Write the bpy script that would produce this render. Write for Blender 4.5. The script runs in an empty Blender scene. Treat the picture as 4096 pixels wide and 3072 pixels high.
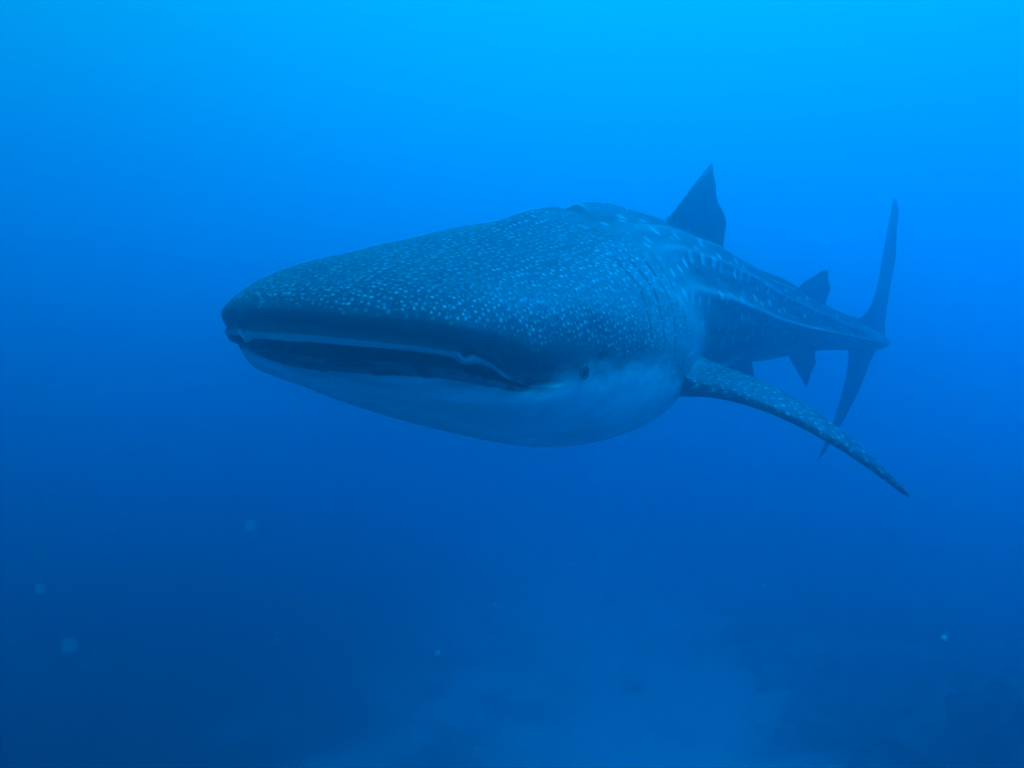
import bpy, math, random
import numpy as np
from mathutils import Vector, noise

# ------------------------------------------------------------------ render / camera / light
sc = bpy.context.scene
sc.render.engine = 'CYCLES'
sc.cycles.use_denoising = True
sc.cycles.volume_bounces = 3
sc.cycles.max_bounces = 8
sc.cycles.caustics_reflective = False
sc.cycles.caustics_refractive = False
sc.view_settings.view_transform = 'Standard'
sc.view_settings.look = 'None'
sc.view_settings.exposure = 0.06
sc.view_settings.gamma = 1.0
sc.view_settings.use_curve_mapping = False

CAM_Z = 5.2                                   # height of the diver's camera above the sea floor
cam_d = bpy.data.cameras.new('camera')
cam = bpy.data.objects.new('camera', cam_d)
sc.collection.objects.link(cam)
sc.camera = cam
cam.location = (0, 0, CAM_Z)
cam.rotation_euler = (math.radians(90), 0, 0)
cam_d.lens = 32.0
cam_d.sensor_width = 36.0
cam_d.clip_start = 0.05
cam_d.clip_end = 400
cam_d.dof.use_dof = True
cam_d.dof.focus_distance = 3.1
cam_d.dof.aperture_fstop = 11.0
FPX = 32.0 / 36.0 * 1024

SUN_EL, SUN_AZ = math.radians(50), math.radians(56)      # azimuth from +Y towards +X
sun_dir = Vector((math.cos(SUN_EL) * math.sin(SUN_AZ), math.cos(SUN_EL) * math.cos(SUN_AZ), math.sin(SUN_EL)))
sl = bpy.data.lights.new('sun', 'SUN')
sl.energy = 4.8
sl.angle = math.radians(24)                   # daylight spread by the rippled surface and the water
sl.color = (0.0, 0.33, 1.0)                   # daylight after metres of sea water: no red left
so = bpy.data.objects.new('sun', sl)
sc.collection.objects.link(so)
so.rotation_euler = sun_dir.to_track_quat('Z', 'Y').to_euler()

def node(nt, typ, **kw):
    n = nt.nodes.new(typ)
    for k, v in kw.items():
        setattr(n, k, v)
    return n

def mathn(nt, op, a, b=None, c=None, clamp=False):
    n = node(nt, 'ShaderNodeMath', operation=op, use_clamp=clamp)
    for i, v in enumerate((a, b, c)):
        if v is None: continue
        if isinstance(v, (int, float)): n.inputs[i].default_value = v
        else: nt.links.new(v, n.inputs[i])
    return n.outputs[0]

def mapr(nt, v, a, b, c, d, smooth=True):
    n = node(nt, 'ShaderNodeMapRange')
    n.interpolation_type = 'SMOOTHSTEP' if smooth else 'LINEAR'
    nt.links.new(v, n.inputs[0])
    for i, x in enumerate((a, b, c, d)):
        n.inputs[i + 1].default_value = x
    return n.outputs[0]

def mixc(nt, fac, a, b, blend='MIX'):
    n = node(nt, 'ShaderNodeMix', data_type='RGBA', blend_type=blend)
    for sock, v in ((n.inputs[0], fac), (n.inputs[6], a), (n.inputs[7], b)):
        if isinstance(v, (int, float)): sock.default_value = v
        elif isinstance(v, tuple): sock.default_value = (*v, 1.0)
        else: nt.links.new(v, sock)
    return n.outputs[2]

world = bpy.data.worlds.new('World')
sc.world = world
world.use_nodes = True
nt = world.node_tree
nt.nodes.clear()
out = node(nt, 'ShaderNodeOutputWorld')
bg = node(nt, 'ShaderNodeBackground')
bg.inputs[1].default_value = 0.094
nt.links.new(bg.outputs[0], out.inputs[0])
sky = node(nt, 'ShaderNodeTexSky')
sky.sky_type = 'NISHITA'
sky.sun_disc = False
sky.sun_elevation = SUN_EL
sky.sun_rotation = SUN_AZ
# the light of open sea water by direction: bright towards the surface and the sun, dark downwards, with fill added behind the camera
tc = node(nt, 'ShaderNodeTexCoord')
sep = node(nt, 'ShaderNodeSeparateXYZ')
nt.links.new(tc.outputs['Generated'], sep.inputs[0])
ramp = node(nt, 'ShaderNodeValToRGB')
nt.links.new(mathn(nt, 'MULTIPLY_ADD', sep.outputs[2], 0.5, 0.5), ramp.inputs[0])
W_STOPS = [  # z of the direction, colour
    (-1.00, (0.0, 0.003, 0.020)),
    (-0.45, (0.0, 0.006, 0.045)),
    (-0.25, (0.0, 0.038, 0.300)),
    (-0.08, (0.0, 0.155, 1.050)),
    (0.08, (0.0, 0.270, 1.150)),
    (0.22, (0.0, 0.350, 1.050)),
    (0.38, (0.0, 0.600, 1.150)),
    (0.70, (0.0, 0.700, 1.400)),
    (1.00, (0.0, 0.800, 1.600)),
]
els = ramp.color_ramp.elements
while len(els) > 1: els.remove(els[0])
els[0].position = (W_STOPS[0][0] + 1) / 2
els[0].color = tuple(c / 2 for c in W_STOPS[0][1]) + (1,)
for z, c in W_STOPS[1:]:
    e = els.new((z + 1) / 2); e.color = tuple(x / 2 for x in c) + (1,)
dotn = node(nt, 'ShaderNodeVectorMath', operation='DOT_PRODUCT')
nt.links.new(tc.outputs['Generated'], dotn.inputs[0])
ga = math.radians(4)
dotn.inputs[1].default_value = (math.sin(ga), math.cos(ga), 0)
side = mapr(nt, dotn.outputs['Value'], -1.0, 1.0, 2.5, 1.0, smooth=False)  # added fill: raised behind the camera to brighten belly and lip
side2 = mathn(nt, 'POWER', mathn(nt, 'MAXIMUM', dotn.outputs['Value'], 0.0), 5.0)
side = mathn(nt, 'MULTIPLY_ADD', side2, 0.70, mathn(nt, 'MULTIPLY', side, 0.49))
glow = mixc(nt, 1.0, ramp.outputs[0], side, 'MULTIPLY')
gl10 = mixc(nt, 1.0, glow, (20.0, 20.0, 20.0), 'MULTIPLY')
# overhead, the daylight sky through the surface (its red is gone)
tint = mixc(nt, 1.0, sky.outputs[0], (0.0, 0.38, 0.9), 'MULTIPLY')
win = mapr(nt, sep.outputs[2], 0.55, 0.85, 0.0, 0.5)
tot = mixc(nt, win, gl10, tint, 'ADD')
nt.links.new(tot, bg.inputs[0])

# ------------------------------------------------------------------ haze (the water itself)
def link(name, me, mat=None, parent=None):
    o = bpy.data.objects.new(name, me)
    sc.collection.objects.link(o)
    if mat: me.materials.append(mat)
    if parent: o.parent = parent
    return o

def pymesh(name, verts, faces, smooth=True):
    me = bpy.data.meshes.new(name)
    me.from_pydata([tuple(map(float, v)) for v in verts], [], faces)
    me.update()
    if smooth:
        me.polygons.foreach_set('use_smooth', [True] * len(me.polygons))
    return me

hm = bpy.data.materials.new('sea_water')
hm.use_nodes = True
nt = hm.node_tree; nt.nodes.clear()
out = node(nt, 'ShaderNodeOutputMaterial')
pv = node(nt, 'ShaderNodeVolumePrincipled')
pv.inputs['Color'].default_value = (0.0, 0.81, 0.995, 1)
pv.inputs['Density'].default_value = 0.185
pv.inputs['Anisotropy'].default_value = 0.90
nt.links.new(pv.outputs[0], out.inputs['Volume'])
HX, HY0, HY1, HZ0, HZ1 = 26.0, -4.0, 34.0, -2.6, CAM_Z + 2.2
hv = [(x, y, z) for z in (HZ0, HZ1) for y in (HY0, HY1) for x in (-HX, HX)]
hf = [(0, 2, 3, 1), (4, 5, 7, 6), (0, 1, 5, 4), (2, 6, 7, 3), (0, 4, 6, 2), (1, 3, 7, 5)]
hz = link('haze', pymesh('haze', hv, hf, False), hm)
hz['kind'] = 'stuff'

# ------------------------------------------------------------------ sea floor
def bed_z(x, y):
    s = noise.noise(Vector((x * 0.10, y * 0.10, 3.1))) * 0.55
    s += noise.noise(Vector((x * 0.35, y * 0.35, 7.7))) * 0.16
    s += noise.noise(Vector((x * 1.3, y * 1.3, 1.2))) * 0.05
    rise = 0.9 / (1 + math.exp(-(x - 4.0) * 0.45))          # the bottom climbs to the right
    return s + rise - 1.0 / (1 + math.exp((x + 5) * 0.4)) * 0.6

NX, NY = 200, 160
xs = np.linspace(-25.5, 25.5, NX); ys = np.linspace(-3.5, 33.5, NY)
v = [(x, y, bed_z(x, y)) for y in ys for x in xs]
f = [(j * NX + i, j * NX + i + 1, (j + 1) * NX + i + 1, (j + 1) * NX + i) for j in range(NY - 1) for i in range(NX - 1)]
bm_ = bpy.data.materials.new('sea_floor_sand'); bm_.use_nodes = True
nt = bm_.node_tree; bs = nt.nodes['Principled BSDF']
tc = node(nt, 'ShaderNodeTexCoord')
n1 = node(nt, 'ShaderNodeTexNoise'); n1.inputs['Scale'].default_value = 0.55; n1.inputs['Detail'].default_value = 6
n1.inputs['Roughness'].default_value = 0.6
nt.links.new(tc.outputs['Object'], n1.inputs[0])
n2 = node(nt, 'ShaderNodeTexNoise'); n2.inputs['Scale'].default_value = 4.0; n2.inputs['Detail'].default_value = 5
nt.links.new(tc.outputs['Object'], n2.inputs[0])
sepb = node(nt, 'ShaderNodeSeparateXYZ'); nt.links.new(tc.outputs['Object'], sepb.inputs[0])
# plant growth and rubble to the right; on the left, painted dimming of the corner
cover = mapr(nt, mathn(nt, 'MULTIPLY_ADD', mathn(nt, 'ABSOLUTE', mathn(nt, 'SUBTRACT', sepb.outputs[0], 1.2)), 0.050, n1.outputs[0]), 0.50, 0.76, 0.0, 1.0)
sand = mixc(nt, n2.outputs[0], (0.33, 0.32, 0.27), (0.40, 0.385, 0.33))
weed_dim = mixc(nt, n2.outputs[0], (0.02, 0.025, 0.02), (0.06, 0.06, 0.045))
nt.links.new(mixc(nt, cover, sand, weed_dim), bs.inputs['Base Color'])
bs.inputs['Roughness'].default_value = 0.95
bmp = node(nt, 'ShaderNodeBump'); bmp.inputs['Distance'].default_value = 0.08
nt.links.new(n2.outputs[0], bmp.inputs['Height']); nt.links.new(bmp.outputs[0], bs.inputs['Normal'])
bed = link('seabed', pymesh('seabed', v, f), bm_)
bed['kind'] = 'structure'

# ------------------------------------------------------------------ reef rocks and rubble
def ico(sub):
    import bmesh
    b = bmesh.new(); bmesh.ops.create_icosphere(b, subdivisions=sub, radius=1)
    vs = np.array([p.co[:] for p in b.verts]); fs = [[q.index for q in p.verts] for p in b.faces]
    b.free(); return vs, fs

rock_m = bpy.data.materials.new('reef_rock'); rock_m.use_nodes = True
nt = rock_m.node_tree; bs = nt.nodes['Principled BSDF']
tc = node(nt, 'ShaderNodeTexCoord')
n1 = node(nt, 'ShaderNodeTexNoise'); n1.inputs['Scale'].default_value = 3.0; n1.inputs['Detail'].default_value = 8
nt.links.new(tc.outputs['Object'], n1.inputs[0])
nt.links.new(mixc(nt, mapr(nt, n1.outputs[0], 0.4, 0.62, 0, 1), (0.025, 0.03, 0.025), (0.13, 0.12, 0.09)), bs.inputs['Base Color'])
bs.inputs['Roughness'].default_value = 0.95
bmp = node(nt, 'ShaderNodeBump'); bmp.inputs['Distance'].default_value = 0.05
nt.links.new(n1.outputs[0], bmp.inputs['Height']); nt.links.new(bmp.outputs[0], bs.inputs['Normal'])

def reef(name, label, x, y, rx, ry, rz, seed, sub=5):
    vs, fs = ico(sub)
    out_v = []
    for p in vs:
        q = Vector(p) * 1.5 + Vector((seed, seed * 2.3, 0))
        d = 1 + 0.45 * noise.noise(q) + 0.26 * noise.noise(q * 2.7) + 0.13 * noise.noise(q * 6.5) + 0.07 * noise.noise(q * 14)
        out_v.append((p[0] * rx * d, p[1] * ry * d, p[2] * rz * d))
    o = link(name, pymesh(name, out_v, fs), rock_m)
    o.location = (x, y, bed_z(x, y) - 0.1)
    o['label'] = label; o['category'] = 'reef'
    o['group'] = 'dark reef outcrops on the sea floor'
    return o

reef('reef_outcrop', 'large dark reef outcrop rising in the bottom right corner of the sea floor', 5.5, 8.8, 1.4, 1.6, 1.45, 2.0)
reef('reef_outcrop', 'low dark reef patch on the sea floor just left of the large outcrop', 4.9, 12.2, 1.3, 0.9, 0.42, 9.0)

random.seed(5)
rv, rf = ico(2)
V, F = [], []
for k in range(420):
    x = random.gauss(6.0, 5.5); y = random.uniform(8.5, 22)
    if -2.5 < x < 4.0 and random.random() < .88: continue
    r = random.uniform(0.06, 0.26) * (1.5 if random.random() < .12 else 1)
    o_ = len(V); ph = random.uniform(0, 99)
    for p in rv:
        d = 1 + 0.5 * noise.noise(Vector(p) * 1.8 + Vector((ph, 0, 0)))
        V.append((x + p[0] * r * d, y + p[1] * r * d, bed_z(x, y) + p[2] * r * d * 0.7))
    F += [[a + o_ for a in t] for t in rf]
rb = link('reef_rubble', pymesh('reef_rubble', V, F), rock_m)
rb['kind'] = 'stuff'

# ------------------------------------------------------------------ whale shark
# Built along a curved spine. All positions relative to the camera (x right, y away, z up).
SP = dict(
    nose=[-0.646, 2.713, 0.118],
    az=[(0, 22.8), (1.3, 37.6), (2.9, 38.9), (4.4, 47.0), (6.6, 34.9)],      # heading from +Y towards +X
    pitch=[(0, -0.27), (1.5, 8.53), (3, 1.65), (4.5, -2.73), (6.6, -3.73)],
    roll=[(0, 5.0), (1.5, 10.4), (3.5, 11.4), (5.5, 14.0), (6.6, 14.0)],
)

def cubic(xk, yk, x):
    """monotone-ish Catmull-Rom on non-uniform knots"""
    xk = np.asarray(xk, float); yk = np.asarray(yk, float)
    x = np.clip(np.atleast_1d(np.asarray(x, float)), xk[0], xk[-1])
    d = np.gradient(yk, xk)
    i = np.clip(np.searchsorted(xk, x) - 1, 0, len(xk) - 2)
    h = xk[i + 1] - xk[i]; t = (x - xk[i]) / h
    return ((2 * t**3 - 3 * t**2 + 1) * yk[i] + (t**3 - 2 * t**2 + t) * h * d[i] +
            (-2 * t**3 + 3 * t**2) * yk[i + 1] + (t**3 - t**2) * h * d[i + 1])

def tab(s, pts):
    a = np.array(pts, float); return cubic(a[:, 0], a[:, 1], s)

_sg = np.linspace(0, 6.6, 331)
def _integrate():
    az, pt = np.radians(tab(_sg, SP['az'])), np.radians(tab(_sg, SP['pitch']))
    d = np.stack([np.sin(az) * np.cos(pt), np.cos(az) * np.cos(pt), np.sin(pt)], -1)
    return np.array(SP['nose']) + np.concatenate([np.zeros((1, 3)), np.cumsum((d[1:] + d[:-1]) / 2 * (_sg[1] - _sg[0]), 0)])
_SPC = _integrate()
def spine(s):
    s = np.atleast_1d(np.asarray(s, float))
    return np.stack([np.interp(s, _sg, _SPC[:, k]) for k in range(3)], -1)

def frame(s):
    s = np.atleast_1d(np.asarray(s, float))
    T = spine(np.minimum(s + 0.12, 6.6)) - spine(np.maximum(s - 0.12, 0.0))
    T /= np.linalg.norm(T, axis=1, keepdims=True)            # points to the tail
    Z = np.array([0, 0, 1.0])
    Lf = np.cross(Z, -T); Lf /= np.linalg.norm(Lf, axis=1, keepdims=True)   # the shark's left
    U = np.cross(-T, Lf)
    r = np.radians(tab(s, SP['roll']))[:, None]
    L2 = Lf * np.cos(r) - U * np.sin(r); U2 = U * np.cos(r) + Lf * np.sin(r)
    return spine(s), T, L2, U2

S_END = 5.42
A_SN, N_SN = 0.62, 2.5           # snout rounding in plan
W_T = [(0, 0.590), (0.4, 0.620), (0.8, 0.671), (1.2, 0.734), (1.5, 0.718), (1.75, 0.625), (2.05, 0.528), (2.6, 0.417), (3.2, 0.305), (3.8, 0.22), (4.4, 0.16), (4.9, 0.13), (5.2, 0.115), (5.42, 0.074)]
HU_T = [(0, 0.218), (0.3, 0.287), (0.6, 0.340), (0.9, 0.398), (1.2, 0.45), (1.5, 0.493), (1.9, 0.508), (2.4, 0.458), (2.8, 0.413), (3.4, 0.312), (4.0, 0.235), (4.5, 0.145), (5.0, 0.097), (5.42, 0.067)]
HL_T = [(0, 0.07), (0.3, 0.140), (0.6, 0.262), (0.9, 0.365), (1.2, 0.439), (1.5, 0.459), (2.0, 0.435), (2.6, 0.379), (3.2, 0.305), (3.8, 0.245), (4.4, 0.162), (5.0, 0.098), (5.42, 0.059)]
PU_T = [(0, 2.35), (.8, 2.2), (1.6, 2.0), (2.4, 1.75), (3.4, 1.6), (4.4, 1.45), (5.42, 1.35)]
PL_T = [(0, 2.2), (1.5, 2.25), (2.6, 2.0), (3.6, 1.8), (5.42, 1.4)]
SC = 0.452                        # where the corners of the mouth lie
S_L0 = 0.055                     # the lower jaw starts this far behind the snout
GAP = 0.020

phi = np.linspace(0.0025, math.pi / 2, 170)
s_head = A_SN * (1 - np.cos(phi) ** (2 / N_SN))
q_head = np.sin(phi) ** (2 / N_SN)
s_body = np.concatenate([np.arange(A_SN + .008, 1.05, .008), np.arange(1.05, 1.75, .0045), np.arange(1.75, 2.0, .009), np.arange(2.0, S_END, .011)])
s_end = S_END + 0.10 * np.sin(np.linspace(0, math.pi / 2, 10))
S = np.concatenate([s_head, s_body, s_end])
Q = np.concatenate([q_head, np.ones(len(s_body)), np.maximum(np.cos(np.linspace(0, math.pi / 2, 10)), .02)])
NS = len(S)
ic = int(np.argmin(np.abs(S - SC)))
sc_ = S[ic]
Sl = np.where(S < sc_, S_L0 + (S) * (sc_ - S_L0) / sc_, S)    # lower jaw stations
ql = np.where(S < sc_, (1 - np.clip(1 - (Sl - S_L0) / (A_SN - .0), 0, 1) ** N_SN) ** (1 / N_SN), Q)
# blend lower jaw roundness into Q at the corner so the edges meet
bl = np.clip(S / sc_, 0, 1) ** 1.5
ql = np.where(S < sc_, ql * (1 - bl) + Q * bl, Q)

W = tab(S, W_T) * Q
HU = tab(S, HU_T) * Q ** 0.9
X0R = float(np.interp(.034, S, W))
WL = tab(Sl, W_T) * ql * (1 - .055 * (1 - bl))
HL = tab(Sl, HL_T) * ql
PU, PL = tab(S, PU_T), tab(Sl, PL_T)
lens = np.where(S < sc_, np.clip(1 - (S / sc_) ** 2.2, 0, 1) ** .8, 0)
lensR = np.where(S < .16, np.clip(1 - (S / .16) ** 2.0, 0, 1), 0)      # on its right side the mouth is nearly shut
def sided(m):                        # m: 0 at the left edge .. 1 at the right edge of a row
    return lens[:, None] * (1 - m) + lensR[:, None] * m
GU_K, GL_K = GAP * .6, -(GAP + .012)
# downward droop of the lip line towards the corner (the jaw hinge sits lower)
DROOP = np.where(S < 1.6, -.068 * np.exp(-((S - sc_) / np.where(S < sc_, .19, .34)) ** 2), 0)

def fin_group(center, m, delta):
    """angles of a fin's columns, compressed around center"""
    return [(center + delta * k / m, k, m) for k in range(-m, m + 1)]

M_T, M_S = 9, 9
DT, DS = math.radians(5.0), math.radians(6.5)
TH_P = math.radians(27)                     # column of the side fins; its true angle varies along the body
def seg(a, b, n): return [(a + (b - a) * i / n, None, None) for i in range(n)]
HALF = math.pi / 2
UCOL = seg(0, HALF - DT, 95) + fin_group(HALF, M_T, DT) + [(t, None, None) for t in np.linspace(HALF + DT, math.pi, 96)[1:]]
LCOL = (seg(0, TH_P - DS, 26) + fin_group(TH_P, M_S, DS) + [(t, None, None) for t in np.linspace(TH_P + DS, HALF - DT, 44)[1:-1]]
        + fin_group(HALF, M_T, DT) + [(t, None, None) for t in np.linspace(HALF + DT, math.pi - TH_P - DS, 44)[1:-1]]
        + fin_group(math.pi - TH_P, M_S, DS) + [(t, None, None) for t in np.linspace(math.pi - TH_P + DS, math.pi, 27)[1:]])
NU, NL = len(UCOL), len(LCOL)
thU = np.array([c[0] for c in UCOL]); thL = np.array([c[0] for c in LCOL])

def sgnpow(c, p): return np.sign(c) * np.abs(c) ** p
def bump(x, c, w): return np.exp(-((x - c) / w) ** 2)
def smooth(x, a, b):
    t = np.clip((x - a) / (b - a), 0, 1); return t * t * (3 - 2 * t)

def nos_d(ss, x, th):
    """distance along the lip from the middle of each nostril"""
    return np.where((th < math.pi / 2)[None], ss - NOS_S, np.abs(x) - X0R)

def local_upper(i0, th):
    """local (lateral, up) of the upper half at all stations for angle array th -> arrays [NS, n]"""
    c, s_ = np.cos(th)[None], np.sin(th)[None]
    e = (2 / PU)[:, None]
    x = W[:, None] * sgnpow(c, e); z = HU[:, None] * sgnpow(s_, e)
    ss = S[:, None] + 0 * x
    fold = np.minimum(th, math.pi - th)[None] * 180 / math.pi
    # ridges along the flank
    rg = smooth(ss, 1.35, 2.5) * (1 - smooth(ss, 4.6, 5.3))
    r1 = np.interp(ss, [1.5, 2.2, 3.0, 3.8, 4.4], [27, 22, 14, 5, 1])
    r2 = np.interp(ss, [1.5, 2.5, 3.5, 4.6], [48, 45, 41, 32])
    r3 = np.interp(ss, [1.5, 2.5, 3.5, 4.6], [66, 65, 62, 58])
    amp = (.026 * bump(fold, r1, 3.4) + .028 * bump(fold, r2, 3.0) + .022 * bump(fold, r3, 2.8)) * rg
    amp -= (.010 * bump(fold, r1 - 9, 5) + .008 * bump(fold, (r1 + r2) / 2, 6) + .005 * bump(fold, (r2 + r3) / 2, 4)) * rg
    amp += .020 * bump(fold, 0, 4) * smooth(ss, 3.6, 4.6)
    # keel of the tail stalk
    # mid ridge of the back
    amp += .030 * bump(fold, 90, 5.5) * smooth(ss, .95, 1.35) * (1 - .8 * bump(ss, 1.63, .05))
    amp += -.012 * bump(fold, 74, 9) * smooth(ss, .5, 1.2) * (1 - smooth(ss, 2.2, 3))
    # cheek groove above the lip and the swelling of the lip itself
    lipz = z
    head = 1 - smooth(ss, sc_ - .03, sc_ + .16)
    dist = z                                        # height above the lip edge
    amp -= (.040 * (1 - smooth(dist, .030, .095)) + .008 * (1 - smooth(dist, 0, .03))) * head          # the lip is tucked under the snout
    amp += .005 * bump(dist, .018, .018) * head
    amp -= .006 * bump(dist, .052, .010) * head
    # slit of the labial fold, from the nostril back to the corner of the mouth
    zf = .034 - .030 * smooth(ss, NOS_S, sc_ + .01)
    amp -= .020 * bump(dist, zf, .0055) * smooth(ss, NOS_S + .01, NOS_S + .035) * (1 - smooth(ss, sc_, sc_ + .03))
    # eye socket swelling
    amp += .014 * np.exp(-((ss - .70) / .055) ** 2 - ((z - .015) / .045) ** 2)
    amp -= .012 * np.exp(-((ss - .83) / .022) ** 2 - ((z - .05) / .016) ** 2)      # spiracle
    # nostrils
    nd = nos_d(ss, x, th)
    for z0 in (.040,):
        d2 = (nd / .016) ** 2 + ((z - z0) / .016) ** 2
        amp -= .030 * np.exp(-d2 ** 1.5)
        amp += .014 * np.exp(-((nd / .045) ** 2 + ((z - z0 - .004) / .032) ** 2))
    # gill slits
    for g in range(5):
        g0 = 1.13 + .10 * g + .0030 * (fold - 10)
        env = smooth(fold, -4, 6) * (1 - smooth(fold, 44, 56)) if g < 4 else smooth(fold, 2, 12) * (1 - smooth(fold, 30, 42))
        amp -= .008 * bump(ss, g0, .008) * env
        amp += .004 * bump(ss, g0 - .040, .030) * env
    # soft unevenness
    amp += .006 * np.sin(ss * 9 + fold * .11) * np.sin(fold * .09 + ss * 3.3) * smooth(ss, .4, 1.0)
    r = np.sqrt(x**2 + z**2) + 1e-6
    # outward normal of the superellipse (approx.)
    nx = x / (W[:, None] ** 2 + 1e-6); nz = z / (HU[:, None] ** 2 + 1e-6)
    nn = np.sqrt(nx**2 + nz**2) + 1e-9
    return x, z, amp, nx / nn, nz / nn, fold, ss

NOS_S = 0.195                    # left nostril; the right one is turned away and sits further round the snout
NOS_R = 0.034
Cn, Tn, Ln, Un = frame(S)
Cl, Tl, Ll, Ul = frame(Sl)

# front-facing share: near the snout the skin faces forward
dWdS = np.gradient(tab(S, W_T) * Q, S)
def build_upper():
    x, z, amp, nx, nz, fold, ss = local_upper(0, thU)
    fw = np.clip(dWdS, 0, 40)[:, None]
    k = 1 / np.sqrt(1 + fw**2)
    th_side = (thU < math.pi / 2)[None]; head = 1 - smooth(ss, sc_ - .08, sc_)
    lobe = (.0028 * np.sin(ss * 23 + np.where(th_side, 0, 2.0)) + .0018 * np.sin(ss * 57 + 1)) * (1 - smooth(z, 0, .04)) * head + .020 * bump(nos_d(ss, x, thU), -.004, .028) * (1 - smooth(z, 0, .10))       # flap of the nostril hangs over the lip
    z2 = z + GU_K * sided(smooth(thU / math.pi, .3, .7)[None]) + DROOP[:, None] * (1 - smooth(z, 0, .20)) - lobe
    px = x + nx * amp * k; pz = z2 + nz * amp * k; pt = -amp * fw * k
    P = Cn[:, None] + Tn[:, None] * pt[..., None] + Ln[:, None] * px[..., None] + Un[:, None] * pz[..., None]
    return P, x, z, fold, ss

TP = np.radians(np.interp(Sl, [0, 1.9, 2.8, 6], [11, 11, 50, 50]))
TH2 = np.stack([np.interp(thL, [0, TH_P, math.pi - TH_P, math.pi], [0, t, math.pi - t, math.pi]) for t in TP])
def build_lower():
    c, s_ = np.cos(TH2), np.sin(TH2)
    e = (2 / PL)[:, None]
    x = WL[:, None] * sgnpow(c, e); z = -HL[:, None] * sgnpow(s_, e)
    ss = Sl[:, None] + 0 * x
    fold = -np.minimum(TH2, math.pi - TH2) * 180 / math.pi
    amp = .020 * bump(fold, 0, 4) * smooth(ss, 3.6, 4.6)
    nx = x / (WL[:, None] ** 2 + 1e-6); nz = z / (HL[:, None] ** 2 + 1e-6)
    nn = np.sqrt(nx**2 + nz**2) + 1e-9; nx /= nn; nz /= nn
    head = 1 - smooth(ss, sc_ - .03, sc_ + .12)
    amp = amp - .034 * (1 - smooth(-z, 0, .11)) * head
    amp = amp + .014 * np.exp(-((ss - .70) / .055) ** 2 - ((z - .015) / .045) ** 2)
    # gill slits run on below
    for g in range(4):
        g0 = 1.13 + .10 * g + .0030 * (fold - 10)
        env = 1 - smooth(-fold, 2, 12)
        amp -= .008 * bump(ss, g0, .008) * env; amp += .004 * bump(ss, g0 - .040, .030) * env
    # the underside of the throat sags a little unevenly
    amp = amp + .008 * np.sin(ss * 5 + 1) * np.sin(fold * .05) * smooth(-fold, 10, 40)
    fw = np.clip(np.gradient(WL, Sl), 0, 40)[:, None]; k = 1 / np.sqrt(1 + fw**2)
    z2 = z + GL_K * sided(smooth(thL / math.pi, .3, .7)[None]) + DROOP[:, None] * (1 - smooth(-z, 0, .20))
    px = x + nx * amp * k; pz = z2 + nz * amp * k; pt = -amp * fw * k
    P = Cl[:, None] + Tl[:, None] * pt[..., None] + Ll[:, None] * px[..., None] + Ul[:, None] * pz[..., None]
    return P, x, z, fold, ss

PUp, xU, zU, fU, ssU = build_upper()
PLo, xL, zL, fL, ssL = build_lower()
# share the side edges behind the corner of the mouth
mid = (PUp[ic:, 0] + PLo[ic:, 0]) / 2; PUp[ic:, 0] = mid; PLo[ic:, 0] = mid
mid = (PUp[ic:, -1] + PLo[ic:, -1]) / 2; PUp[ic:, -1] = mid; PLo[ic:, -1] = mid

finU = np.zeros(PUp.shape[:2]); finL = np.zeros(PLo.shape[:2])

def make_fin(P, cols, center, m, s0, s1, outline, D, Tdir, bend=(0, 0, 0), wide=1.0, p=1.25, lam=.8, mask=None, side=None, droop_pow=2.0):
    """Pull the columns round `center` out of the body into a fin.
    outline: (tau, back, span) in metres from the front of the root, tau in 0..1."""
    jc = min(range(len(cols)), key=lambda j: (abs(cols[j][0] - center), cols[j][1] is None))
    ids = np.where((S >= s0) & (S <= s1))[0]
    O = np.array(outline, float)
    R0 = P[ids[0], jc].copy()
    D = np.array(D, float); D /= np.linalg.norm(D); Tdir = np.array(Tdir, float)
    Tdir = Tdir - D * (Tdir @ D); Tdir /= np.linalg.norm(Tdir)
    Nv = np.cross(D, Tdir)
    B = np.array(bend, float)
    hmax = O[:, 2].max()
    base = P.copy()
    for i in ids:
        tau = (S[i] - s0) / (s1 - s0)
        bk = float(cubic(O[:, 0], O[:, 1], tau)[0]); hh = max(0.0, float(cubic(O[:, 0], O[:, 2], tau)[0]))
        root = base[i, jc]
        if tau > .7: bk += hmax * .016 * math.sin(tau * 61) * math.sin(tau * 17 + 1)        # worn trailing edge
        tip = R0 + Tdir * bk + D * hh
        e = min(1.0, tau / .06) * min(1.0, (1 - tau) / .06); e = e * e * (3 - 2 * e)
        tip = root + (tip - root) * e
        for k in range(-m, m + 1):
            fr = 1 - abs(k) / m
            F = fr ** p
            b = base[i, jc + k]
            lat = (b - root)
            lateral = lat @ Nv
            rest_ = lat - Nv * lateral
            if fr < 1:
                scale = ((1 - fr) ** lam) / (1 - fr)
            else: scale = 0
            scale = 1 + (scale * wide - 1) * min(1, fr * 3)
            q = root + (tip - root) * F + rest_ * (1 - F) + Nv * lateral * scale
            h = max(0.0, (q - R0) @ D)
            q = q + B * (h / hmax) ** droop_pow * e
            P[i, jc + k] = q
            if mask is not None: mask[i, jc + k] = F * e

def fr(s):
    c, t, l, u = frame(s); return c[0], t[0], l[0], u[0]

# first dorsal
TIPS = {}
c, t, l, u = fr(2.75)
make_fin(PUp, UCOL, HALF, M_T, 2.42, 3.12,
         [(0, 0, 0), (.10, .07, .03), (.25, .18, .12), (.42, .30, .222), (.55, .40, .298), (.61, .465, .342), (.65, .480, .336), (.70, .495, .298), (.76, .53, .24), (.84, .58, .15), (.90, .66, .10), (.96, .73, .03), (1, .70, 0)],
         u, t, bend=tuple(-l * .02), mask=finU)
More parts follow.
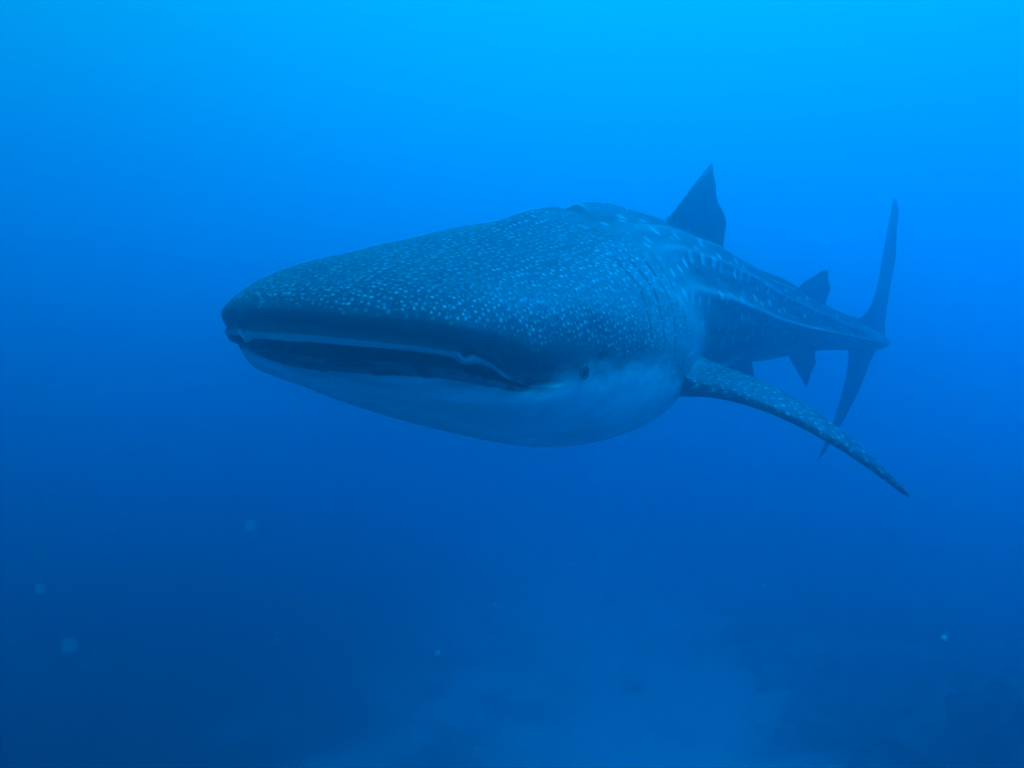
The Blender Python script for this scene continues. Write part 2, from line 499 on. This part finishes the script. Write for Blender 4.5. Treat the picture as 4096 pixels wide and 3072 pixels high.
# second dorsal
c, t, l, u = fr(4.3)
make_fin(PUp, UCOL, HALF, M_T, 4.10, 4.50,
         [(0, 0, 0), (.15, .06, .04), (.4, .18, .10), (.58, .28, .15), (.68, .33, .15), (.8, .37, .09), (.92, .42, .03), (1, .40, 0)],
         u, t, mask=finU)
# anal
c, t, l, u = fr(4.45)
make_fin(PLo, LCOL, HALF, M_T, 4.15, 4.50,
         [(0, 0, 0), (.15, .08, .05), (.4, .23, .14), (.58, .32, .20), (.68, .34, .19), (.8, .35, .10), (.92, .38, .03), (1, .36, 0)],
         -u, t, mask=finL)
# tail fin
c, t, l, u = fr(5.3)
make_fin(PUp, UCOL, HALF, M_T, 4.98, 5.50,
         [(0, 0, 0), (.08, .09, .03), (.18, .22, .15), (.32, .29, .38), (.48, .26, .63), (.62, .20, .86), (.68, .20, .91), (.72, .26, .90), (.78, .37, .76), (.85, .47, .50), (.92, .47, .26), (.97, .46, .08), (1, .46, 0)],
         u * .985 - l * .14, t, bend=tuple(l * .07), wide=.9, mask=finU)
make_fin(PLo, LCOL, HALF, M_T, 4.96, 5.42,
         [(0, 0, 0), (.12, .04, .08), (.3, .10, .28), (.5, .14, .55), (.62, .18, .80), (.70, .20, .86), (.76, .25, .74), (.84, .32, .48), (.92, .38, .22), (.97, .42, .07), (1, .48, 0)],
         -u, t, bend=tuple(-l * .10), wide=.9, mask=finL)
# left pectoral, seen nearly edge-on
c, t, l, u = fr(1.6)
make_fin(PLo, LCOL, TH_P, M_S, 1.44, 1.98,
         [(0, 0, 0), (.10, .06, .08), (.3, .14, .30), (.5, .26, .60), (.60, .32, .715), (.65, .35, .757), (.69, .43, .775), (.73, .51, .755), (.80, .54, .60), (.93, .50, .20), (1, .54, 0)],
         l * .96 + u * .09, t * .95 - u * .34, bend=tuple(-u * .29), wide=1.15, lam=.5, p=1.1, mask=finL)
make_fin(PLo, LCOL, math.pi - TH_P, M_S, 1.44, 1.98,
         [(0, 0, 0), (.10, .10, .10), (.3, .30, .40), (.5, .55, .75), (.62, .75, .98), (.70, .84, 1.02), (.76, .86, .92), (.85, .72, .58), (.93, .58, .24), (1, .56, 0)],
         -l * .90 + u * .12, t * .95 - u * .10, bend=tuple(-u * .05), wide=1.0, lam=.5, p=1.1, mask=finL)
# pelvics
c, t, l, u = fr(3.1)
for sg in (1, -1):
    make_fin(PLo, LCOL, TH_P if sg > 0 else math.pi - TH_P, M_S, 2.92, 3.24,
             [(0, 0, 0), (.2, .10, .03), (.45, .24, .07), (.6, .32, .09), (.72, .36, .085), (.85, .36, .05), (1, .33, 0)],
             l * sg * .30 - u * .9, t, mask=finL)

verts = []
cols = []
def add_grid(P):
    o = len(verts); verts.extend(P.reshape(-1, 3).tolist()); return o
def seg_dist(xa):                       # cumulative distance
    return np.concatenate([[0], np.cumsum(np.linalg.norm(np.diff(xa, axis=0), axis=1))])

oU = add_grid(PUp)
oL = add_grid(PLo)
faces = []
def idU(i, j): return oU + i * NU + j
def idL(i, j):
    if i >= ic and j == 0: return idU(i, 0)
    if i >= ic and j == NL - 1: return idU(i, NU - 1)
    return oL + i * NL + j
for i in range(NS - 1):
    for j in range(NU - 1):
        faces.append((idU(i, j), idU(i, j + 1), idU(i + 1, j + 1), idU(i + 1, j)))
    for j in range(NL - 1):
        faces.append((idL(i, j), idL(i + 1, j), idL(i + 1, j + 1), idL(i, j + 1)))
# mouth lining: palate and floor
NR = 60
tt = np.linspace(1, -1, NR + 1)
def lining(Pg, Ux, sign):
    P = np.zeros((ic + 1, NR + 1, 3))
    g = sided(smooth((1 - tt) / 2, .3, .7)[None])
    a_ = np.abs(tt)
    for i in range(ic + 1):
        base = Pg[i, 0] * ((1 + tt) / 2)[:, None] + Pg[i, -1] * ((1 - tt) / 2)[:, None]
        roof = HU[i] * .40 * (1 - a_ ** 4)
        if sign > 0: z = roof
        else:        # the floor of the mouth dips behind the lip, then swells towards the palate
            gap = g[i] * (GU_K - GL_K)
            z = -.030 * (1 - a_ ** 3) + (gap + .09) * (1 - smooth(a_, .70, .92)) * float(smooth(np.array(Sl[i]), S_L0 + .06, S_L0 + .15))
            z = np.minimum(z, gap + roof - .003 * (1 - a_ ** 8))
        P[i] = base + Ux[i] * z[:, None]
    return P
PR = lining(PUp, Un, 1)
PF = lining(PLo, Ul, -1)
oR = add_grid(PR); oF = add_grid(PF)
def idR(i, j):
    if j == 0: return idU(i, 0)
    if j == NR: return idU(i, NU - 1)
    return oR + i * (NR + 1) + j
def idF(i, j):
    if j == 0: return idL(i, 0)
    if j == NR: return idL(i, NL - 1)
    return oF + i * (NR + 1) + j
inner_start = len(faces)
for i in range(ic):
    for j in range(NR):
        faces.append((idR(i, j), idR(i + 1, j), idR(i + 1, j + 1), idR(i, j + 1)))
        faces.append((idF(i, j), idF(i, j + 1), idF(i + 1, j + 1), idF(i + 1, j)))
for j in range(NR):                                    # back of the mouth
    faces.append((idR(ic, j), idF(ic, j), idF(ic, j + 1), idR(ic, j + 1)))
# close the snout, chin and tail tips
faces.append([idU(0, j) for j in range(NU - 1, -1, -1)] + [idR(0, j) for j in range(1, NR)])
faces.append([idL(0, j) for j in range(NL)] + [idF(0, j) for j in range(NR - 1, 0, -1)])
faces.append([idU(NS - 1, j) for j in range(NU)] + [idL(NS - 1, j) for j in range(NL - 2, 0, -1)])

def cleanface(f_):
    o_ = []
    for a in f_:
        if a not in o_: o_.append(a)
    return o_
faces = [cleanface(f_) if len(f_) > 4 else f_ for f_ in faces]
used = np.zeros(len(verts), bool)
for f_ in faces:
    for a in f_: used[a] = True
remap = -np.ones(len(verts), int); remap[used] = np.arange(used.sum())
VV = np.array(verts)
VV[:, 2] += CAM_Z
me = bpy.data.meshes.new('body')
me.from_pydata(VV[used].tolist(), [], [[int(remap[a]) for a in f_] for f_ in faces])
me.update()
me.polygons.foreach_set('use_smooth', [True] * len(me.polygons))

# attributes that drive the skin: (arc across, length along, height) / (dark back, fin, mouth)
# arc: distance from the mid line of the back, per station
def arc_of(P, jmid):
    d = np.linalg.norm(np.diff(P, axis=1), axis=2)
    cum = np.concatenate([np.zeros((P.shape[0], 1)), np.cumsum(d, 1)], 1)
    return cum - cum[:, jmid:jmid + 1]
mer = seg_dist(PUp[:, NU // 2]) if False else np.concatenate([[0], np.cumsum(np.sqrt(np.diff(S)**2 + (np.diff(HU))**2))])
arcU = arc_of(PUp, NU // 2)
arcL = arc_of(PLo, 0)
uvw = np.zeros((len(verts), 3)); shade = np.zeros((len(verts), 3))
uvw[oU:oU + NS * NU] = np.stack([arcU, mer[:, None] + 0 * arcU, fU + 0 * arcU], -1).reshape(-1, 3)
halfL = np.minimum(np.arange(NL), NL - 1 - np.arange(NL))
sgn = np.where(np.arange(NL) < NL // 2, -1, 1)
arcL_r = np.abs(arcL - arcL[:, -1:])
aL = np.where(sgn[None] < 0, arcU[:, :1] - arcL, arcU[:, -1:] + arcL_r)
uvw[oL:oL + NS * NL] = np.stack([aL, mer[:, None] + 0 * aL, fL + 0 * aL], -1).reshape(-1, 3)
ab = np.zeros((len(verts), 4)); ab[:, 3] = 1
ab[oU:oU + NS * NU, 0] = zU.reshape(-1); ab[oU:oU + NS * NU, 1] = finU.reshape(-1)
ab[oL:oL + NS * NL, 0] = zL.reshape(-1); ab[oL:oL + NS * NL, 1] = finL.reshape(-1)
ab[oR:, 2] = 1.0
lipm = np.zeros((len(verts), 3))
hw = (.019 * np.clip(lens, 0, 1) ** .25)[:, None] + .020 * bump(nos_d(ssU, xU, thU), 0, .03)
pale = (1 - smooth(zU, hw - .004, hw + .008)) * (1 - smooth(ssU, sc_ - .01, sc_ + .03))
d2 = (nos_d(ssU, xU, thU) / .013) ** 2 + ((zU - .040) / .013) ** 2
pit = np.exp(-d2 ** 2) + .8 * np.exp(-(((ssU - .83) / .016) ** 2 + ((zU - .05) / .012) ** 2) ** 2)  # second term: shade of the spiracle's hollow put into the colour
lipm[oU:oU + NS * NU, 0] = pale.reshape(-1); lipm[oU:oU + NS * NU, 2] = pit.reshape(-1)
bw = (.052 * np.clip(lens, 0, 1) ** .5)[:, None]
low = (1 - smooth(-zL, bw * .75, bw * 1.15 + .001)) * (lens > .001)[:, None]
lipm[oL:oL + NS * NL, 1] = low.reshape(-1)
rdg = np.zeros(len(verts))
rr = 0
for knots, vals, w_ in (([1.5, 2.2, 3.0, 3.8, 4.4], [27, 22, 14, 5, 1], 5.0), ([1.5, 2.5, 3.5, 4.6], [48, 45, 41, 32], 5.0), ([1.5, 2.5, 3.5, 4.6], [66, 65, 62, 58], 4.0)):
    rr = rr + bump(fU, np.interp(ssU, knots, vals), w_)
rdg[oU:oU + NS * NU] = (rr * smooth(ssU, 1.35, 2.0) * (1 - finU)).reshape(-1)
pec = np.zeros(len(verts)); pg = np.zeros((NS, NL))
jl = min(range(NL), key=lambda j: abs(LCOL[j][0] - TH_P)); jr = NL - 1 - jl
sel = (S > 1.38) & (S < 2.05)
pg[sel, jl - M_S:jl + 1] = smooth(finL[sel, jl - M_S:jl + 1], 0, .1); pg[sel, jr:jr + M_S + 1] = smooth(finL[sel, jr:jr + M_S + 1], 0, .1)
pec[oL:oL + NS * NL] = pg.reshape(-1)
at = me.attributes.new('lips', 'FLOAT_VECTOR', 'POINT'); at.data.foreach_set('vector', lipm[used].reshape(-1))
at = me.attributes.new('ridge', 'FLOAT', 'POINT'); at.data.foreach_set('value', np.clip(rdg, 0, 1)[used])
at = me.attributes.new('pectoral_top', 'FLOAT', 'POINT'); at.data.foreach_set('value', pec[used])
at = me.attributes.new('skin_co', 'FLOAT_VECTOR', 'POINT'); at.data.foreach_set('vector', uvw[used].reshape(-1))
at = me.attributes.new('skin_info', 'FLOAT_VECTOR', 'POINT'); at.data.foreach_set('vector', ab[used][:, :3].reshape(-1))

# ---- skin material
sm = bpy.data.materials.new('shark_skin'); sm.use_nodes = True
nt = sm.node_tree; bs = nt.nodes['Principled BSDF']
a1 = node(nt, 'ShaderNodeAttribute', attribute_name='skin_co')
a2 = node(nt, 'ShaderNodeAttribute', attribute_name='skin_info')
s1 = node(nt, 'ShaderNodeSeparateXYZ'); nt.links.new(a1.outputs['Vector'], s1.inputs[0])
s2 = node(nt, 'ShaderNodeSeparateXYZ'); nt.links.new(a2.outputs['Vector'], s2.inputs[0])
ARC, LEN, ANG = s1.outputs; HGT, FIN, MOU = s2.outputs
cx = node(nt, 'ShaderNodeCombineXYZ'); nt.links.new(ARC, cx.inputs[0]); nt.links.new(LEN, cx.inputs[1])
wob = node(nt, 'ShaderNodeTexNoise'); wob.inputs['Scale'].default_value = 9; nt.links.new(cx.outputs[0], wob.inputs[0])
cw = mixc(nt, 0.03, cx.outputs[0], wob.outputs['Color'], 'LINEAR_LIGHT')

def dots(vec, scale, rmin, rmax, rnd=1.0, soft=.35):
    vo = node(nt, 'ShaderNodeTexVoronoi', voronoi_dimensions='2D', feature='F1')
    vo.inputs['Scale'].default_value = scale; vo.inputs['Randomness'].default_value = rnd
    nt.links.new(vec, vo.inputs['Vector'])
    sp_ = node(nt, 'ShaderNodeSeparateColor'); nt.links.new(vo.outputs['Color'], sp_.inputs[0])
    rad = mathn(nt, 'MULTIPLY_ADD', sp_.outputs[0], rmax - rmin, rmin)
    inner = mathn(nt, 'MULTIPLY', rad, 1 - soft)
    t_ = mathn(nt, 'DIVIDE', mathn(nt, 'SUBTRACT', rad, vo.outputs['Distance']), mathn(nt, 'SUBTRACT', rad, inner), clamp=True)
    return mathn(nt, 'MULTIPLY', t_, mathn(nt, 'MULTIPLY_ADD', sp_.outputs[1], .55, .45))
small = dots(cx.outputs[0], 55, .20, .40, .9)
big = dots(cx.outputs[0], 29, .17, .32, .66)
fine = dots(cx.outputs[0], 38, .19, .33, .66)
mm = node(nt, 'ShaderNodeMix', data_type='FLOAT'); nt.links.new(mapr(nt, HGT, .14, .30, 1, 0), mm.inputs[0])
nt.links.new(big, mm.inputs[2]); nt.links.new(fine, mm.inputs[3]); mid_ = mm.outputs[0]
headspots = mathn(nt, 'MAXIMUM', mathn(nt, 'MULTIPLY', small, .32), mid_)
# flank: rows of spots between the ridges
lane = node(nt, 'ShaderNodeCombineXYZ')
nt.links.new(mathn(nt, 'MULTIPLY_ADD', ANG, 1 / 18.0, .1), lane.inputs[0]); nt.links.new(mathn(nt, 'MULTIPLY', LEN, 1 / .155), lane.inputs[1])
# elongated: the cell metric is in lanes, so spots are tall across the flank
body = dots(lane.outputs[0], 1.0, .13, .245, .6)
bod2 = dots(lane.outputs[0], 1.9, .08, .20, .9)
bodyspots = mathn(nt, 'MAXIMUM', body, mathn(nt, 'MULTIPLY', bod2, .4))
tback = mapr(nt, LEN, 1.45, 1.85, 0, 1)
mixv = node(nt, 'ShaderNodeMix', data_type='FLOAT')
nt.links.new(tback, mixv.inputs[0]); nt.links.new(headspots, mixv.inputs[2]); nt.links.new(bodyspots, mixv.inputs[3])
spots = mixv.outputs[0]
# where the dark upper side ends
nz = node(nt, 'ShaderNodeTexNoise'); nz.inputs['Scale'].default_value = 6; nz.inputs['Detail'].default_value = 5
nt.links.new(cx.outputs[0], nz.inputs[0])
hj = mathn(nt, 'MULTIPLY_ADD', mathn(nt, 'SUBTRACT', nz.outputs[0], .5), .10, HGT)
dark = mapr(nt, mathn(nt, 'ADD', hj, mathn(nt, 'ADD', mapr(nt, LEN, 1.25, 1.85, 0, .20), mapr(nt, LEN, .55, .74, .05, 0))), -.05, .065, 0, 1)
darkb = mapr(nt, hj, -.34, -.12, 0, 1)               # behind the gills it reaches lower
mixd = node(nt, 'ShaderNodeMix', data_type='FLOAT')
nt.links.new(mapr(nt, LEN, 1.5, 2.0, 0, 1), mixd.inputs[0]); nt.links.new(dark, mixd.inputs[2]); nt.links.new(darkb, mixd.inputs[3])
DARK = mathn(nt, 'MAXIMUM', mixd.outputs[0], mapr(nt, FIN, .0, .08, 0, 1))
spotmask = mathn(nt, 'MULTIPLY', mapr(nt, mathn(nt, 'ADD', hj, mapr(nt, LEN, .75, 1.15, 0, .065)), .085, .14, 0, 1), mapr(nt, FIN, .01, .14, 1, 0))
spotmask = mathn(nt, 'MAXIMUM', spotmask, mathn(nt, 'MULTIPLY', mathn(nt, 'MULTIPLY', mapr(nt, LEN, 1.7, 2.1, 0, 1), mapr(nt, hj, -.2, -.1, 0, .55)), mapr(nt, FIN, .01, .14, 1, 0)))
n3 = node(nt, 'ShaderNodeTexNoise'); n3.inputs['Scale'].default_value = 2.2; n3.inputs['Detail'].default_value = 6
nt.links.new(cx.outputs[0], n3.inputs[0])
back = mixc(nt, n3.outputs[0], (.018, .023, .026), (.048, .057, .062))
nbl = node(nt, 'ShaderNodeTexNoise'); nbl.inputs['Scale'].default_value = 5; nbl.inputs['Detail'].default_value = 7; nbl.inputs['Roughness'].default_value = .65
nt.links.new(cx.outputs[0], nbl.inputs[0])
belly = mixc(nt, mapr(nt, nbl.outputs[0], .30, .66, 0, 1), (.66, .70, .69), (.90, .91, .89))
a5 = node(nt, 'ShaderNodeAttribute', attribute_name='ridge')
back = mixc(nt, a5.outputs['Fac'], back, (.22, .245, .25))
shl = mathn(nt, 'MULTIPLY', mapr(nt, LEN, .85, 1.75, 0, 1), mapr(nt, LEN, 1.85, 2.3, 1, 0))  # paler shoulder skin, part of its sunlit brightness put into the colour
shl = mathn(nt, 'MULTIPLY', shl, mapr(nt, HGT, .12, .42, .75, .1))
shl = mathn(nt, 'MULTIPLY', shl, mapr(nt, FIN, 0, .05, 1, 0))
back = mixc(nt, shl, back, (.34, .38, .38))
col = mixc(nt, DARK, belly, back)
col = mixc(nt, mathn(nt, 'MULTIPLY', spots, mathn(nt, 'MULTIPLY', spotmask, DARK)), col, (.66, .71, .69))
a3 = node(nt, 'ShaderNodeAttribute', attribute_name='pectoral_top')
pecdots = dots(cx.outputs[0], 30, .16, .32, .8)
col = mixc(nt, mathn(nt, 'MULTIPLY', pecdots, mathn(nt, 'MULTIPLY', a3.outputs['Fac'], .75)), col, (.60, .66, .64))
# pale upper lip, dark blotched edge of the lower lip, dark pits of the nostrils
a4 = node(nt, 'ShaderNodeAttribute', attribute_name='lips')
s4 = node(nt, 'ShaderNodeSeparateXYZ'); nt.links.new(a4.outputs['Vector'], s4.inputs[0])
col = mixc(nt, s4.outputs[0], col, (.34, .36, .36))
n4 = node(nt, 'ShaderNodeTexNoise'); n4.inputs['Scale'].default_value = 20; n4.inputs['Detail'].default_value = 3
tco = node(nt, 'ShaderNodeTexCoord'); nt.links.new(tco.outputs['Object'], n4.inputs[0])
lowf = mathn(nt, 'ADD', s4.outputs[1], mathn(nt, 'MULTIPLY', mathn(nt, 'SUBTRACT', n4.outputs[0], .5), .9))
lowf = mathn(nt, 'MULTIPLY', mapr(nt, lowf, .25, .75, 0, 1), mapr(nt, s4.outputs[1], 0, .2, 0, 1))
col = mixc(nt, lowf, col, mixc(nt, mapr(nt, n4.outputs[0], .54, .60, 0, 1), (.09, .10, .11), (.012, .012, .015)))
col = mixc(nt, s4.outputs[2], col, (.02, .02, .025))
col = mixc(nt, MOU, col, (.02, .02, .022))
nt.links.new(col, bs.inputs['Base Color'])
bs.inputs['Roughness'].default_value = .55
bs.inputs['Specular IOR Level'].default_value = .25
nb = node(nt, 'ShaderNodeTexNoise'); nb.inputs['Scale'].default_value = 60; nb.inputs['Detail'].default_value = 4
nt.links.new(cx.outputs[0], nb.inputs[0])
bmp = node(nt, 'ShaderNodeBump'); bmp.inputs['Distance'].default_value = .004; bmp.inputs['Strength'].default_value = .6
nb2 = node(nt, 'ShaderNodeTexNoise'); nb2.inputs['Scale'].default_value = 9; nb2.inputs['Detail'].default_value = 5
nt.links.new(tco.outputs['Object'], nb2.inputs[0])
bmp2 = node(nt, 'ShaderNodeBump'); bmp2.inputs['Distance'].default_value = .022; bmp2.inputs['Strength'].default_value = .6
nt.links.new(nb2.outputs[0], bmp2.inputs['Height']); nt.links.new(bmp2.outputs[0], bmp.inputs['Normal'])
nt.links.new(nb.outputs[0], bmp.inputs['Height']); nt.links.new(bmp.outputs[0], bs.inputs['Normal'])

c0 = spine(np.array([1.5]))[0]
root = bpy.data.objects.new('whale_shark', None)
sc.collection.objects.link(root)
root.location = (c0[0], c0[1], CAM_Z + c0[2])
root['label'] = 'huge spotted whale shark swimming past with its wide mouth slightly open'
root['category'] = 'shark'
bpy.context.view_layer.update()
def child(name, m_, mat):
    o = link(name, m_, mat, root)
    o.matrix_parent_inverse = root.matrix_world.inverted()
    return o
body_o = child('body', me, sm)

# eyes
em = bpy.data.materials.new('eye'); em.use_nodes = True
em.node_tree.nodes['Principled BSDF'].inputs['Base Color'].default_value = (.008, .008, .01, 1)
em.node_tree.nodes['Principled BSDF'].inputs['Roughness'].default_value = .12
ring_m = bpy.data.materials.new('eyelid'); ring_m.use_nodes = True
ring_m.node_tree.nodes['Principled BSDF'].inputs['Base Color'].default_value = (.06, .07, .075, 1)
EYE_S, EYE_J = .70, 3
ie = int(np.argmin(np.abs(S - EYE_S)))
ev, ef = ico(3)
def torus(R, r, n=28, m=10):
    vs = [((R + r * math.cos(b)) * math.cos(a), (R + r * math.cos(b)) * math.sin(a), r * math.sin(b) * 1.0)
          for a in np.linspace(0, 2 * math.pi, n, endpoint=False) for b in np.linspace(0, 2 * math.pi, m, endpoint=False)]
    fs = [(i * m + j, ((i + 1) % n) * m + j, ((i + 1) % n) * m + (j + 1) % m, i * m + (j + 1) % m) for i in range(n) for j in range(m)]
    return vs, fs
for j, sg in ((EYE_J, 1), (NU - 1 - EYE_J, -1)):
    p = PUp[ie, j] + np.array([0, 0, CAM_Z])
    nrm = np.cross(PUp[ie + 3, j] - PUp[ie - 3, j], PUp[ie, j + 2] - PUp[ie, j - 2]); nrm /= np.linalg.norm(nrm)
    if nrm @ (Ln[ie] * sg) < 0: nrm = -nrm
    e = child('eye', pymesh('eye', ev * .017 + p + nrm * -.009, ef), em)
    tv, tf = torus(.0185, .0065)
    qz = Vector(nrm).to_track_quat('Z', 'Y')
    tv = [tuple(qz @ Vector(a) + Vector(p + nrm * -.0025)) for a in tv]
    child('eyelid', pymesh('eyelid', tv, tf), sm if False else ring_m)

# ------------------------------------------------------------------ drifting particles in the water
random.seed(11)
pm = bpy.data.materials.new('plankton'); pm.use_nodes = True
nt = pm.node_tree; nt.nodes.clear()
o_ = node(nt, 'ShaderNodeOutputMaterial'); mx = node(nt, 'ShaderNodeMixShader')
d_ = node(nt, 'ShaderNodeBsdfDiffuse'); t_ = node(nt, 'ShaderNodeBsdfTranslucent')
d_.inputs[0].default_value = (.6, .62, .6, 1); t_.inputs[0].default_value = (.9, .92, .9, 1)
mx.inputs[0].default_value = .55
nt.links.new(d_.outputs[0], mx.inputs[1]); nt.links.new(t_.outputs[0], mx.inputs[2]); nt.links.new(mx.outputs[0], o_.inputs[0])
pv_, pf_ = ico(1)
V, F = [], []
def speck(x, y, z, r):
    o_ = len(V)
    a = [random.uniform(.6, 1.4) for _ in range(3)]
    for p in pv_: V.append((x + p[0] * r * a[0], y + p[1] * r * a[1], CAM_Z + z + p[2] * r * a[2]))
    F.extend([[q + o_ for q in t] for t in pf_])
def at_px(u, v_, d): return ((u * .463 - 512) / FPX * d, d, -(v_ * .463 - 384) / FPX * d)
for (u, v_, d, r) in ((2040, 1378, .50, .0012), (88, 1272, .24, .0006), (150, 1395, .16, .0006), (945, 1410, .45, .0009), (1068, 1307, .9, .0012), (1715, 1418, .9, .0009), (540, 1135, .22, .0007), (598, 1380, .5, .0008)):
    speck(*at_px(u, v_, d), r)
for k in range(1500):
    d = .5 + 3.0 * random.random() ** .8
    speck(random.uniform(-.6, .6) * d, d, random.uniform(-.45, .02) * d, random.uniform(.00025, .0007) * (.6 + .45 * d))
pk = link('drifting_plankton', pymesh('drifting_plankton', V, F), pm)
pk['kind'] = 'stuff'
